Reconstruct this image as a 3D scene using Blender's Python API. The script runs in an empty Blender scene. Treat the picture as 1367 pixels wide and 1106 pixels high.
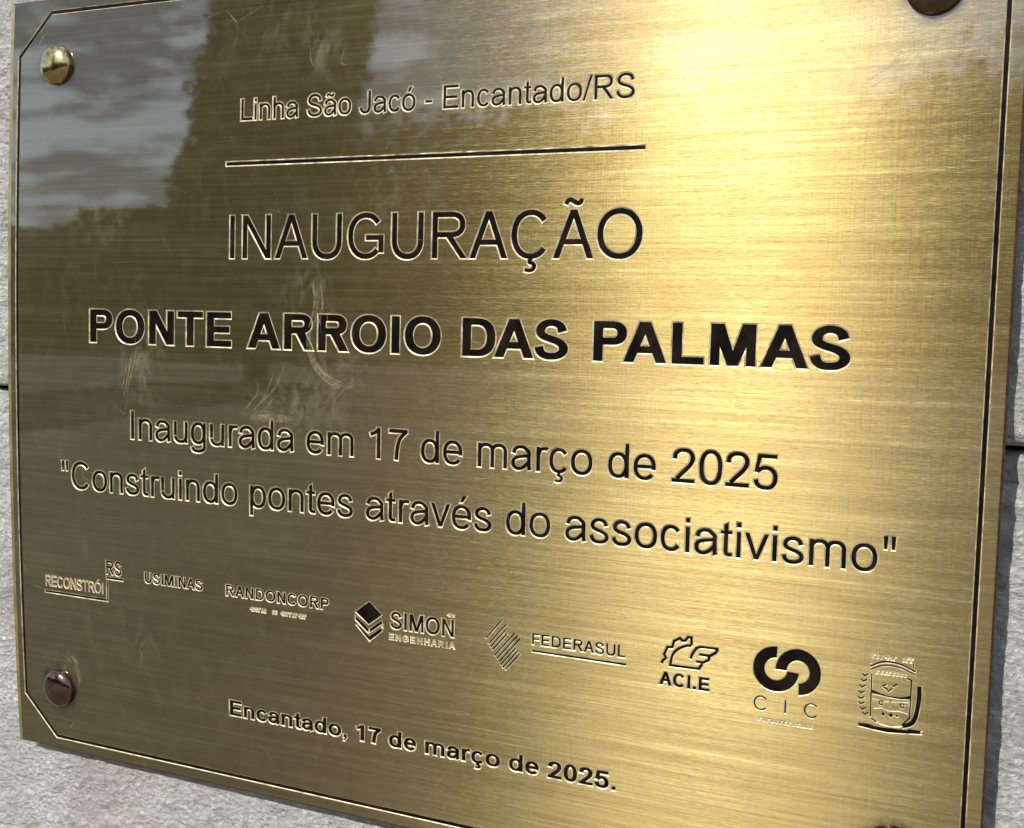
import bpy, bmesh, math, random
import numpy as np
from mathutils import Vector, Matrix, noise
from mathutils.geometry import delaunay_2d_cdt

rnd = random.Random(7)
scene = bpy.context.scene
COL = scene.collection
U = 0.032            # one plaque unit in metres
Z0 = 1.45            # height above ground of the plaque's y = 0

def W(x, y, z=0.0):  # plaque coordinates (x right, y up, z out of the wall) to world metres
    return Vector((x * U, -z * U, y * U + Z0))

# ------------------------------------------------------------------ camera
cam_d = bpy.data.cameras.new('camera')
cam = bpy.data.objects.new('camera', cam_d)
COL.objects.link(cam)
scene.camera = cam
cam_d.sensor_width = 36.0
cam_d.lens = 1534.656 / 1367.0 * 36.0
cam_d.clip_start = 0.01
cam_d.clip_end = 5000
CP = (9.60305, 0.59297, 17.35626)
RM = [[0.9116353223959427, 0.023800570114821222, -0.4103103359924261],
      [-0.05453970559567029, 0.9964984348665854, -0.06337420470492457],
      [0.4073652654234842, 0.08015236846565142, 0.9097412480237237]]
def dirw(v): return Vector((v[0], -v[2], v[1]))
ax = [dirw(r) for r in RM]
m = Matrix.Identity(4)
for i in range(3):
    for j in range(3): m[j][i] = ax[i][j]
m.translation = W(*CP)
cam.matrix_world = m

# ------------------------------------------------------------------ sky, sun, exposure
SUN = Vector((-0.212, -0.79, 0.57)).normalized()
elev = math.asin(SUN.z)
azim = math.atan2(SUN.x, SUN.y)          # from +Y, clockwise towards +X
world = bpy.data.worlds.new('World')
scene.world = world
world.use_nodes = True
nt = world.node_tree
nt.nodes.clear()
def N(nt, typ, **kw):
    n = nt.nodes.new(typ)
    for k, v in kw.items():
        setattr(n, k, v)
    return n
def lk(nt, a, b): nt.links.new(a, b)
wo = N(nt, 'ShaderNodeOutputWorld')
bg = N(nt, 'ShaderNodeBackground')
sky = N(nt, 'ShaderNodeTexSky')
sky.sky_type = 'NISHITA'
sky.sun_disc = False
sky.sun_elevation = elev
sky.sun_rotation = azim
sky.dust_density = 0.8
tc = N(nt, 'ShaderNodeTexCoord')
mp = N(nt, 'ShaderNodeMapping')
mp.inputs['Scale'].default_value = (2.2, 2.2, 8.0)
cn = N(nt, 'ShaderNodeTexNoise')
cn.inputs['Scale'].default_value = 4.5
cn.inputs['Detail'].default_value = 9.0
cn.inputs['Roughness'].default_value = 0.58
cr = N(nt, 'ShaderNodeValToRGB')
cr.color_ramp.elements[0].position = 0.47
cr.color_ramp.elements[1].position = 0.58
mx = N(nt, 'ShaderNodeMix', data_type='RGBA')
mx.inputs[7].default_value = (19.5, 22.0, 25.5, 1)
lk(nt, tc.outputs['Generated'], mp.inputs['Vector'])
lk(nt, mp.outputs[0], cn.inputs['Vector'])
lk(nt, cn.outputs['Fac'], cr.inputs['Fac'])
lk(nt, cr.outputs['Color'], mx.inputs[0])
lk(nt, sky.outputs[0], mx.inputs[6])
lk(nt, mx.outputs[2], bg.inputs['Color'])
bg.inputs['Strength'].default_value = 0.060
lk(nt, bg.outputs[0], wo.inputs[0])

sun_d = bpy.data.lights.new('sun', 'SUN')
sun_d.energy = 3.8
sun_d.angle = math.radians(0.5)
sun_d.color = (1.0, 0.945, 0.86)
sun = bpy.data.objects.new('sun', sun_d)
sun.rotation_euler = SUN.to_track_quat('Z', 'Y').to_euler()
sun.location = (0, -3, 6)
COL.objects.link(sun)
vs = scene.view_settings
vs.view_transform = 'Standard'
vs.look = 'None'
vs.exposure = 0.48
vs.gamma = 1.0

# ------------------------------------------------------------------ material helpers
def mat(name):
    m = bpy.data.materials.new(name)
    m.use_nodes = True
    t = m.node_tree
    b = t.nodes['Principled BSDF']
    return m, t, b
def objcoord(t, scale=(1, 1, 1), rot=(0, 0, 0), loc=(0, 0, 0)):
    c = N(t, 'ShaderNodeTexCoord')
    p = N(t, 'ShaderNodeMapping')
    p.inputs['Scale'].default_value = scale
    p.inputs['Rotation'].default_value = rot
    p.inputs['Location'].default_value = loc
    lk(t, c.outputs['Object'], p.inputs['Vector'])
    return p.outputs[0]
def nz(t, vec, scale=1.0, detail=3.0, rough=0.5, dist=0.0):
    n = N(t, 'ShaderNodeTexNoise')
    n.inputs['Scale'].default_value = scale
    n.inputs['Detail'].default_value = detail
    n.inputs['Roughness'].default_value = rough
    n.inputs['Distortion'].default_value = dist
    lk(t, vec, n.inputs['Vector'])
    return n.outputs['Fac']
def ramp(t, f, stops):
    r = N(t, 'ShaderNodeValToRGB')
    e = r.color_ramp.elements
    while len(e) < len(stops): e.new(0.5)
    for k, (p, c) in enumerate(stops):
        e[k].position = p
        e[k].color = (c[0], c[1], c[2], 1) if isinstance(c, tuple) else (c, c, c, 1)
    lk(t, f, r.inputs['Fac'])
    return r.outputs['Color']
def mth(t, op, a, b):
    n = N(t, 'ShaderNodeMath', operation=op)
    for i, v in enumerate((a, b)):
        if isinstance(v, (int, float)): n.inputs[i].default_value = v
        else: lk(t, v, n.inputs[i])
    return n.outputs[0]
def mixc(t, f, a, b, mode='MIX'):
    n = N(t, 'ShaderNodeMix', data_type='RGBA', blend_type=mode)
    for i, v in ((0, f), (6, a), (7, b)):
        if isinstance(v, (int, float)): n.inputs[i].default_value = v
        elif isinstance(v, tuple): n.inputs[i].default_value = (*v, 1)
        else: lk(t, v, n.inputs[i])
    return n.outputs[2]
def bump(t, h, strength, dist, normal=None):
    n = N(t, 'ShaderNodeBump')
    n.inputs['Strength'].default_value = strength
    n.inputs['Distance'].default_value = dist
    lk(t, h, n.inputs['Height'])
    if normal is not None: lk(t, normal, n.inputs['Normal'])
    return n.outputs[0]

S = 1.0 / U
def brass_material():
    m, t, b = mat('brushed_brass')
    # object coordinates are metres, the plate lies in x/z
    band = nz(t, objcoord(t, (0.10 * S, 1, 5.5 * S), loc=(9, 0, 2)), 1.0, 4, 0.6)
    streak = nz(t, objcoord(t, (0.28 * S, 1, 17 * S)), 1.0, 5, 0.70)
    streak2 = nz(t, objcoord(t, (0.9 * S, 1, 48 * S), loc=(3, 0, 1)), 1.0, 3, 0.6)
    cross = nz(t, objcoord(t, (24 * S, 1, 1.6 * S), loc=(7, 0, 4)), 1.0, 3, 0.6)
    grain = nz(t, objcoord(t, (20 * S, 1, 30 * S)), 1.0, 2, 0.6)
    blotch = nz(t, objcoord(t, (0.35 * S, 1, 0.5 * S)), 1.0, 5, 0.6, 0.4)
    c1 = ramp(t, streak, [(0.30, (0.124, 0.095, 0.036)), (0.52, (0.203, 0.163, 0.067)), (0.72, (0.290, 0.242, 0.113))])
    c1 = mixc(t, ramp(t, band, [(0.36, 0.55), (0.60, 0.0)]), c1, (0.134, 0.097, 0.038))
    c2 = mixc(t, ramp(t, blotch, [(0.35, 0.0), (0.68, 0.5)]), c1, (0.141, 0.101, 0.040))
    b.inputs['Metallic'].default_value = 1.0
    ring_shade_n = nz(t, objcoord(t, (5 * S, 1, 5 * S)), 1.0, 4, 0.7)
    for (x, y) in ((-8.10, 5.39), (-8.15, -7.11), (8.14, 5.385), (8.14, -7.08)):  # screw-head shadow painted into the brass colour as a broken dark ring
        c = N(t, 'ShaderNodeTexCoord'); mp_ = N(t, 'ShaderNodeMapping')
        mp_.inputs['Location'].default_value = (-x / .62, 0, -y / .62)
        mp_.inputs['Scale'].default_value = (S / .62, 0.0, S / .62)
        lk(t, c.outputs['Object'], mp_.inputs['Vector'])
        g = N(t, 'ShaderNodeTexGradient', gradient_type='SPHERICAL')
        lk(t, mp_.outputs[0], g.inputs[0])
        f_ = mth(t, 'MULTIPLY', ramp(t, g.outputs[1], [(0.08, 0.0), (0.33, 0.85)]), ramp(t, ring_shade_n, [(0.35, 0.15), (0.6, 1.0)]))
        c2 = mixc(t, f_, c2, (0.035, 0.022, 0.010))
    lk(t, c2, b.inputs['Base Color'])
    r = mth(t, 'ADD', mth(t, 'MULTIPLY', streak2, 0.07), 0.325)
    r = mth(t, 'ADD', r, mth(t, 'MULTIPLY', blotch, 0.06))
    lk(t, r, b.inputs['Roughness'])
    b.inputs['Anisotropic'].default_value = 1.0
    tv = N(t, 'ShaderNodeCombineXYZ')
    tv.inputs[2].default_value = 1.0
    lk(t, tv.outputs[0], b.inputs['Tangent'])
    h = mth(t, 'ADD', mth(t, 'MULTIPLY', streak, 1.0), mth(t, 'MULTIPLY', streak2, 0.5))
    h = mth(t, 'ADD', h, mth(t, 'MULTIPLY', cross, CROSS))
    h = mth(t, 'ADD', h, mth(t, 'MULTIPLY', grain, GRAIN))
    lk(t, bump(t, h, 1.0, 0.00012), b.inputs['Normal'])
    b.inputs['Coat Weight'].default_value = 1.0
    b.inputs['Coat IOR'].default_value = 1.85
    lk(t, bump(t, mth(t, 'ADD', streak, mth(t, 'MULTIPLY', blotch, 1.5)), 1.0, 0.0000035), b.inputs['Coat Normal'])
    # rubbed and dusty patches: soft ellipses broken up by smeary noise
    smear = nz(t, objcoord(t, (2.2 * S, 1, 1.3 * S), rot=(0, 0.7, 0)), 1.6, 7, 0.75, 0.5)
    tot = None
    for (x, y, rx, ry, wgt) in ((-5.9, -.3, .7, 1.2, .9), (-2.4, -1.0, 1.5, .6, .8), (-2.1, .9, .7, .9, .7), (-1.6, -.4, .9, .5, .8), (-3.0, 5.6, 1.6, .8, .3), (-1.9, 5.2, .6, .6, .7), (-6.0, -5.9, .7, .6, .25),
                                (.3, 5.4, 1.5, .8, .4), (7.4, 4.2, 1.0, .7, .8), (-6.9, 2.4, .9, .7, .5), (-.4, 2.6, 1.4, .9, .35), (3.5, -6.6, 2.2, 1.0, .3), (-8.2, -6.9, .6, .7, .7)):
        c = N(t, 'ShaderNodeTexCoord'); mp_ = N(t, 'ShaderNodeMapping')
        mp_.inputs['Location'].default_value = (-x / rx, 0, -y / ry)
        mp_.inputs['Scale'].default_value = (S / rx, 0.0, S / ry)
        lk(t, c.outputs['Object'], mp_.inputs['Vector'])
        g = N(t, 'ShaderNodeTexGradient', gradient_type='SPHERICAL')
        lk(t, mp_.outputs[0], g.inputs[0])
        q = mth(t, 'MULTIPLY', g.outputs[1], wgt)
        tot = q if tot is None else mth(t, 'ADD', tot, q)
    dust = mth(t, 'MULTIPLY', ramp(t, smear, [(0.46, 0.0), (0.70, 1.0)]), mth(t, 'ADD', mth(t, 'MULTIPLY', tot, 0.28), 0.035))
    dust = mth(t, 'MINIMUM', dust, 0.45)
    lk(t, mth(t, 'ADD', mth(t, 'MULTIPLY', dust, 0.25), 0.004), b.inputs['Coat Roughness'])
    df = N(t, 'ShaderNodeBsdfDiffuse')
    df.inputs['Color'].default_value = (0.42, 0.37, 0.27, 1)
    ms = N(t, 'ShaderNodeMixShader')
    out = t.nodes['Material Output']
    lk(t, dust, ms.inputs[0]); lk(t, b.outputs[0], ms.inputs[1]); lk(t, df.outputs[0], ms.inputs[2])
    lk(t, ms.outputs[0], out.inputs['Surface'])
    return m
CROSS, GRAIN = 0.10, 0.07
def simple(name, col, rough=0.5, metal=0.0, coat=0.0, var=0.0, vscale=6.0, bmp=0.0):
    m, t, b = mat(name)
    b.inputs['Metallic'].default_value = metal
    b.inputs['Roughness'].default_value = rough
    b.inputs['Coat Weight'].default_value = coat
    b.inputs['Coat Roughness'].default_value = 0.05
    n = nz(t, objcoord(t, (vscale * S,) * 3), 1.0, 4, 0.6)
    lo = tuple(c * (1 - var) for c in col)
    hi = tuple(min(1, c * (1 + var)) for c in col)
    lk(t, ramp(t, n, [(0.3, lo), (0.7, hi)]), b.inputs['Base Color'])
    if bmp: lk(t, bump(t, n, 1.0, bmp), b.inputs['Normal'])
    return m
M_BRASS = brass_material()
M_PAINT = simple('black_enamel', (0.004, 0.003, 0.0025), 0.30, var=0.4, vscale=9, bmp=0.00005)
_t = M_PAINT.node_tree; _b = _t.nodes['Principled BSDF']
_src = _b.inputs['Base Color'].links[0].from_socket
_src = mixc(_t, ramp(_t, nz(_t, objcoord(_t, (2.0 * S,) * 3), 1.0, 4, 0.6), [(0.45, 0.0), (0.68, 1.0)]), _src, (0.014, 0.009, 0.006))
_chip = ramp(_t, nz(_t, objcoord(_t, (9 * S,) * 3, loc=(3, 5, 1)), 1.0, 6, 0.75), [(0.715, 0.0), (0.73, 1.0)])
lk(_t, mixc(_t, _chip, _src, (0.34, 0.28, 0.17)), _b.inputs['Base Color'])
M_PAINT.node_tree.nodes['Principled BSDF'].inputs['Specular IOR Level'].default_value = 0.07
M_RIM = simple('halo_pale_brass_rim', (0.44, 0.385, 0.25), 0.5, 0.35, var=0.6, vscale=5)  # etched edge, its pale colour painting a bright halo around each mark
M_BURR = simple('bare_brass_etching', (0.34, 0.29, 0.18), 0.5, 0.5, var=0.45, vscale=26)
M_SIDE = simple('tarnished_brass_edge', (0.085, 0.045, 0.018), 0.5, 0.7, var=0.5, vscale=8)
M_BEVEL = simple('worn_brass_bevel', (0.36, 0.31, 0.15), 0.45, 0.85, var=0.3, vscale=3)
M_SCRATCH = simple('pale_scratch', (0.42, 0.36, 0.23), 0.6, 0.5, var=0.3, vscale=20)
_t = M_SCRATCH.node_tree
lk(_t, ramp(_t, nz(_t, objcoord(_t, (7 * S,) * 3), 1.0, 6, 0.75), [(0.36, 0.0), (0.72, 0.40)]), _t.nodes['Principled BSDF'].inputs['Alpha'])

# ------------------------------------------------------------------ plaque shape
A, YT, YB = 9.367, 6.694, -8.434
HB, YC, BOW = (YT - YB) / 2, (YT + YB) / 2, 0.201
def bow(x, y):
    v = (y - YC) / HB
    return (1 - v * v) * BOW * (1 - x / A) / 2
def bow_normal(x, y):
    v = (y - YC) / HB
    dx = -(1 - v * v) * BOW / (2 * A)
    dy = -2 * v / HB * BOW * (1 - x / A) / 2
    return Vector((-dx, -dy, 1)).normalized()

# ------------------------------------------------------------------ glyphs built from strokes (1000 units per em)
ADV = {' ': 278, '-': 333, '/': 278, '"': 355, ',': 278, '.': 278, 'L': 556, 'i': 222, 'n': 556, 'h': 556, 'a': 556, 'S': 667,
       'o': 556, 'J': 500, 'c': 500, 'E': 667, 't': 278, 'd': 556, 'R': 722, 'I': 278, 'N': 722, 'A': 667, 'U': 722, 'G': 778,
       'O': 778, 'u': 556, 'g': 556, 'r': 333, 'e': 556, 'm': 833, 's': 500, 'C': 722, 'p': 556, 'v': 500, 'P': 667, 'T': 611,
       'D': 722, 'M': 833, 'F': 611, 'H': 722}
ADVB = {' ': 278, ',': 278, '.': 278, 'P': 667, 'O': 778, 'N': 722, 'T': 611, 'E': 667, 'A': 722, 'R': 722, 'I': 278, 'D': 722,
        'S': 667, 'L': 611, 'M': 833, 'n': 611, 'c': 556, 'a': 556, 't': 333, 'd': 611, 'o': 611, 'e': 556, 'm': 889, 'r': 389,
        'U': 722, 'C': 722, 'F': 611}
for k in '0123456789': ADV[k] = 556; ADVB[k] = 556
BOX = {'A': (14, 654), 'C': (44, 681), 'D': (81, 674), 'E': (80, 616), 'F': (86, 583), 'G': (44, 704), 'H': (77, 646), 'I': (91, 188),
       'J': (17, 428), 'L': (76, 537), 'M': (73, 761), 'N': (76, 646), 'O': (42, 736), 'P': (80, 622), 'R': (82, 690), 'S': (46, 620),
       'T': (14, 597), 'U': (79, 644), 'a': (36, 510), 'c': (36, 480), 'd': (35, 490), 'e': (38, 518), 'g': (36, 492), 'h': (68, 491),
       'i': (67, 155), 'm': (65, 769), 'n': (65, 491), 'o': (35, 521), 'p': (65, 521), 'r': (72, 335), 's': (32, 464), 't': (14, 262),
       'u': (65, 489), 'v': (8, 492), '0': (40, 516), '1': (101, 372), '2': (28, 508), '5': (37, 516), '7': (44, 520)}
BOXB = {'A': (10, 712), 'C': (44, 684), 'D': (76, 685), 'E': (76, 625), 'F': (76, 587), 'I': (68, 214), 'L': (76, 583), 'M': (69, 765),
        'N': (69, 654), 'O': (44, 734), 'P': (73, 627), 'R': (76, 700), 'S': (39, 629), 'T': (18, 594), 'U': (72, 651), 'a': (29, 532),
        'c': (34, 534), 'd': (34, 545), 'e': (29, 528), 'm': (64, 826), 'n': (65, 546), 'o': (34, 578), 'r': (64, 382), 't': (10, 318),
        '0': (38, 520), '1': (75, 388), '2': (26, 518), '5': (32, 526), '7': (30, 528)}

def spline(pts, n=5):
    P = [Vector(p) for p in pts]
    out = []
    for i in range(len(P) - 1):
        p0 = P[i - 1] if i else P[0] * 2 - P[1]
        p1, p2 = P[i], P[i + 1]
        p3 = P[i + 2] if i + 2 < len(P) else P[-1] * 2 - P[-2]
        for k in range(n):
            t = k / n
            out.append(0.5 * (2 * p1 + (p2 - p0) * t + (2 * p0 - 5 * p1 + 4 * p2 - p3) * t * t + (3 * p1 - p0 - 3 * p2 + p3) * t ** 3))
    out.append(P[-1])
    return [tuple(p) for p in out]

class Pen:
    """collects convex polygons and strips"""
    def __init__(s): s.items = []
    def poly(s, *p): s.items.append(('P', list(p)))
    def bar(s, x0, y0, x1, y1): s.poly((x0, y0), (x1, y0), (x1, y1), (x0, y1))
    def par(s, xa0, xa1, ya, xb0, xb1, yb): s.poly((xa0, ya), (xa1, ya), (xb1, yb), (xb0, yb))
    def strip(s, left, right): s.items.append(('S', (list(left), list(right))))
    def ring(s, cx, cy, rx, ry, wx, wy, a0, a1, ex=2.25):
        n = max(3, int(abs(a1 - a0) / 12))
        if abs(a1 - a0) > 200:
            am = (a0 + a1) / 2
            s.ring(cx, cy, rx, ry, wx, wy, a0, am + 4, ex); s.ring(cx, cy, rx, ry, wx, wy, am - 4, a1, ex); return
        o, i = [], []
        for k in range(n + 1):
            a = math.radians(a0 + (a1 - a0) * k / n)
            c, q = math.cos(a), math.sin(a)
            e = 2 / ex
            u = math.copysign(abs(c) ** e, c); v = math.copysign(abs(q) ** e, q)
            o.append((cx + rx * u, cy + ry * v)); i.append((cx + (rx - wx) * u, cy + (ry - wy) * v))
        s.strip(o, i)
    def path(s, pts, w, h=None, smooth=True, n=5):
        if h is None: h = w
        p = spline(pts, n) if smooth else [tuple(q) for q in pts]
        L, R = [], []
        for k in range(len(p)):
            a = Vector(p[max(k - 1, 0)]); b = Vector(p[min(k + 1, len(p) - 1)])
            if not smooth and 0 < k < len(p) - 1:
                d1 = (Vector(p[k]) - a).normalized(); d2 = (b - Vector(p[k])).normalized()
                t = (d1 + d2).normalized(); ml = 1 / max(0.5, t.dot(d1))
            else: t = (b - a).normalized(); ml = 1
            th = math.sqrt((w * t.y) ** 2 + (h * t.x) ** 2) / 2 * ml
            L.append((p[k][0] - t.y * th, p[k][1] + t.x * th)); R.append((p[k][0] + t.y * th, p[k][1] - t.x * th))
        s.strip(L, R)

def glyph(ch, bold, w=None):
    g = Pen()
    base = {'ã': 'a', 'ç': 'c', 'ó': 'o', 'é': 'e', 'Ç': 'C', 'Ã': 'A', 'Ó': 'O'}.get(ch, ch)
    up = base.isupper() or base.isdigit()
    if w is None: w = (150 if up else 138) if bold else (92 if up else 86)
    h = w * (0.80 if bold else 0.88)
    H, X, OV = 718, 525, 12
    box = (BOXB if bold else BOX).get(base) or BOX.get(base, (0, 1))
    L, R = box
    Wd = R - L; cx = (L + R) / 2
    P = lambda u, v, y0=0, y1=H: (L + w / 2 + u * (Wd - w), y0 + h / 2 + v * (y1 - y0 - h))
    if base == 'I': g.bar(cx - w / 2, 0, cx + w / 2, H)
    elif base == 'L': g.bar(L, 0, L + w, H); g.bar(L, 0, R, h)
    elif base in 'EF':
        g.bar(L, 0, L + w, H); g.bar(L, H - h, R - 8, H); g.bar(L, 0.47 * H - h * .35, R - 45, 0.47 * H + h * .65)
        if base == 'E': g.bar(L, 0, R, h)
    elif base == 'T': g.bar(L, H - h, R, H); g.bar(cx - w / 2, 0, cx + w / 2, H)
    elif base == 'H': g.bar(L, 0, L + w, H); g.bar(R - w, 0, R, H); g.bar(L, 340, R, 340 + h)
    elif base == 'N':
        g.bar(L, 0, L + w, H); g.bar(R - w, 0, R, H); g.par(R - w * 1.12, R, 0, L, L + w * 1.12, H)
    elif base == 'M':
        g.bar(L, 0, L + w * .92, H); g.bar(R - w * .92, 0, R, H)
        g.par(cx - w * .52, cx + w * .5, 0, L, L + w * 1.32, H); g.par(cx - w * .5, cx + w * .52, 0, R - w * 1.32, R, H)
    elif base == 'A':
        k = w * 1.06
        g.par(L, L + k, 0, cx - w * .58, cx + w * .5, H); g.par(R - k, R, 0, cx - w * .5, cx + w * .58, H)
        y = 205 if not bold else 165
        f = y / H; f2 = (y + h) / H
        q = w * .3
        g.bar(L + q + (cx - L) * f, y, R - q - (R - cx) * f, y + h)
    elif base == 'v':
        k = w * 1.05
        g.par(cx - w * .5, cx + w * .48, 0, L, L + k, X); g.par(cx - w * .48, cx + w * .5, 0, R - k, R, X)
    elif base == 'U':
        ry = 300
        g.bar(L, ry - 22, L + w, H); g.bar(R - w, ry - 22, R, H); g.ring(cx, ry - OV - 4, Wd / 2, ry, w, h * 1.1, 180, 360)
    elif base == 'J':
        ry = 220
        g.bar(R - w, ry - 22, R, H); g.ring(cx, ry - OV, Wd / 2, ry, w, h, 185, 360)
    elif base == 'D':
        m_ = L + Wd * .44
        g.bar(L, 0, L + w, H); g.bar(L, 0, m_ + 2, h); g.bar(L, H - h, m_ + 2, H)
        g.ring(m_, H / 2, R - m_, H / 2, w, h, -90, 90, 2.35)
    elif base in 'PR':
        ym = 295 if base == 'P' else 325
        m_ = L + Wd * .56; rr = (R - (14 if base == 'R' else 0)) - (16 if bold and base == 'R' else 0)
        g.bar(L, 0, L + w, H); g.bar(L, ym, m_ + 2, ym + h); g.bar(L, H - h, m_ + 2, H)
        if base == 'R': rr = L + Wd * .94
        g.ring(m_, (H + ym) / 2, rr - m_, (H - ym) / 2, w, h, -90, 90, 2.3)
        if base == 'R': g.par(R - w * 1.16, R, 0, L + Wd * .36, L + Wd * .36 + w * 1.25, ym + h * .5)
    elif base == 'O': g.ring(cx, H / 2, Wd / 2, H / 2 + OV, w, h * 1.03, 0, 360, 2.15)
    elif base == 'C': g.ring(cx + 6, H / 2, Wd / 2, H / 2 + OV, w, h * 1.03, 38, 322, 2.15)
    elif base == 'G':
        g.ring(cx, H / 2, Wd / 2, H / 2 + OV, w, h * 1.03, 38, 318, 2.15)
        g.bar(R - w, 92, R, 372); g.bar(cx + 6, 372 - h, R, 372)
    elif base in 'Ss':
        T_ = H + OV if base == 'S' else X + OV
        q = [(.95, .735), (.87, .89), (.70, .975), (.50, 1), (.29, .975), (.12, .885), (.055, .75), (.12, .63), (.30, .558), (.52, .505), (.74, .45), (.93, .355),
             (1, .24), (.94, .115), (.75, .025), (.5, 0), (.26, .02), (.07, .125), (0, .28)]
        g.path([P(u, v, -OV, T_) for u, v in q], w, h, n=3)
    elif base == 'o': g.ring(cx, X / 2, Wd / 2, X / 2 + OV, w, h, 0, 360)
    elif base == 'c': g.ring(cx + 4, X / 2, Wd / 2, X / 2 + OV, w, h, 36, 324)
    elif base == 'e':
        yb_ = 238 if not bold else 222
        g.ring(cx, X / 2, Wd / 2, X / 2 + OV, w, h, -10 if not bold else -14, 322)
        g.bar(L + w * .5, yb_, R - w * .25, yb_ + h * .92)
    elif base == 'a':
        T_ = X + OV; xs = (R - w * 1.12)
        q = [(.04, .70), (.10, .87), (.27, .98), (.46, 1), (.66, .98), (.80, .90)]
        g.path([P(u, v, -OV, T_) for u, v in q] + [(xs + w * .42, T_ * .74), (xs + w * .45, T_ * .60)], w, h, n=4)
        g.bar(xs - w * .05, 90, xs + w * .95, T_ * .70)
        g.path([(xs + w * .45, 130), (xs + w * .55, 50), (R - w * .42, 4)], w, w * .9, n=3)
        q = [(.60, .575), (.30, .53), (.08, .44), (0, .28), (.06, .10), (.26, 0), (.48, .02), (.68, .11)]
        g.path([(xs + w * .5, X * .60)] + [P(u, v, -OV, T_) for u, v in q] + [(xs + w * .3, 175)], w, h * .95, n=3)
    elif base in 'dg':
        r2 = R - w * .12
        c2 = (L + r2) / 2
        g.ring(c2, X / 2 + (0 if base == 'd' else 4), (r2 - L) / 2, X / 2 + OV, w, h, 0, 360)
        if base == 'd': g.bar(R - w, 0, R, H)
        else:
            g.bar(R - w, 0, R, X)
            g.path([(R - w / 2, 10), (R - w / 2, -60), (R - w * .7, -125), (cx + 60, -170), (cx - 30, -176), (L + 90, -155), (L + w * .62, -80)], w, h, n=3)
    elif base == 'p':
        l2 = L + w * .12
        g.bar(L, -200, L + w, X); g.ring((l2 + R) / 2, X / 2, (R - l2) / 2, X / 2 + OV, w, h, 0, 360)
    elif base in 'nh':
        ry = 205
        g.bar(L, 0, L + w, X if base == 'n' else H); g.ring(cx, X + OV - ry, Wd / 2, ry, w, h, 0, 172); g.bar(R - w, 0, R, X + OV - ry + 3)
    elif base == 'm':
        ry = 180; c = cx
        g.bar(L, 0, L + w, X)
        for a_, b_ in ((L, c + w / 2), (c - w / 2, R)):
            g.ring((a_ + b_) / 2, X + OV - ry, (b_ - a_) / 2, ry, w * .96, h, 0, 172); g.bar(b_ - w * .97, 0, b_, X + OV - ry + 3)
    elif base == 'u':
        ry = 205
        g.bar(R - w, 0, R, X); g.ring(cx, ry - OV, Wd / 2, ry, w, h, 188, 356); g.bar(L, ry - OV - 12, L + w, X)
    elif base == 'r':
        g.bar(L, 0, L + w, X)
        g.path([(L + w * .5, X * .60), (L + w * .75, X * .78), (L + w * 1.25, X * .91), (R - w * .5, X * .945), (R - 4, X * .905)], w * .95, h, n=3)
    elif base == 'i': g.bar(cx - w / 2, 0, cx + w / 2, X); g.bar(cx - w / 2, 615, cx + w / 2, 716)
    elif base == 't':
        xs = L + Wd * .29
        g.poly((xs, 110), (xs + w, 110), (xs + w, 700), (xs, 640)); g.bar(L, X - h * .9, R - 12, X)
        g.path([(xs + w / 2, 150), (xs + w * .55, 80), (xs + w * .95, 42), (R, 40)], w, h * .95, n=3)
    elif base == '0': g.ring(cx, 352, Wd / 2, 364, w, h, 0, 360, 2.35)
    elif base == '1':
        g.bar(R - w, 0, R, 705)
        g.path([(L + 8, 545), (L + Wd * .45, 590), (R - w * .45, 700 - w * .35)], w * .9, h, n=3)
    elif base == '2':
        g.path([P(.02, .70, 0, 712), P(.06, .86, 0, 712), P(.24, .97, 0, 712), P(.5, 1, 0, 712), P(.78, .97, 0, 712), P(.95, .86, 0, 712), P(.98, .70, 0, 712), P(.86, .53, 0, 712),
                P(.62, .36, 0, 712), P(.36, .20, 0, 712), P(.14, .05, 0, 712)], w, h, n=3)
        g.bar(L, 0, R, h)
    elif base == '5':
        g.bar(L + Wd * .18, 700 - h, R - 22, 700)
        g.par(L + 14, L + w * .92, 330, L + Wd * .17, L + Wd * .17 + w * .92, 700)
        g.path([P(.06, .49, -OV, 700), P(.24, .595, -OV, 700), P(.5, .635, -OV, 700), P(.78, .59, -OV, 700), P(.96, .46, -OV, 700), P(1, .32, -OV, 700), P(.94, .14, -OV, 700),
                P(.74, .02, -OV, 700), P(.48, 0, -OV, 700), P(.22, .03, -OV, 700), P(.05, .13, -OV, 700), P(0, .25, -OV, 700)], w, h, n=3)
    elif base == '7':
        g.bar(L, 700 - h, R, 700)
        g.path([(R - w * .35, 700 - h * .6), (cx + 40, 480), (cx - 20, 260), (cx - 45, 0)], w, w * .8, n=4)
    elif base == '-': g.bar(50, 215, 285, 215 + h)
    elif base == '/': g.par(-10, 62, -12, 216, 290, 730)
    elif base == '"':
        for x in (62, 205): g.par(x + 18, x + 70, 460, x, x + 88, 718)
    elif base == '.': g.bar(70, 0, 70 + w * (1.0 if bold else 1.1), w * (1.0 if bold else 1.1))
    elif base == ',':
        k = w * (1.0 if bold else 1.1)
        g.bar(70, 0, 70 + k, k); g.par(78, 78 + k * .35, -140, 70 + k * .45, 70 + k, 4)
    if ch in 'çÇ':
        c_ = cx + 5; k = .75 if not bold else .8
        g.path([(c_ + 8, 2), (c_ - 8, -62), (c_ + 30, -72), (c_ + 70, -110), (c_ + 45, -168), (c_ - 15, -184), (c_ - 85, -172)], w * k, w * k * .8, n=3)
    if ch in 'ãÃ':
        y = 655 if ch == 'ã' else 838
        g.path([(cx - 130, y - 42), (cx - 105, y + 10), (cx - 60, y + 26), (cx - 5, y), (cx + 50, y - 26), (cx + 98, y - 12), (cx + 122, y + 42)], w * .75, w * .78, n=3)
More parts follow.
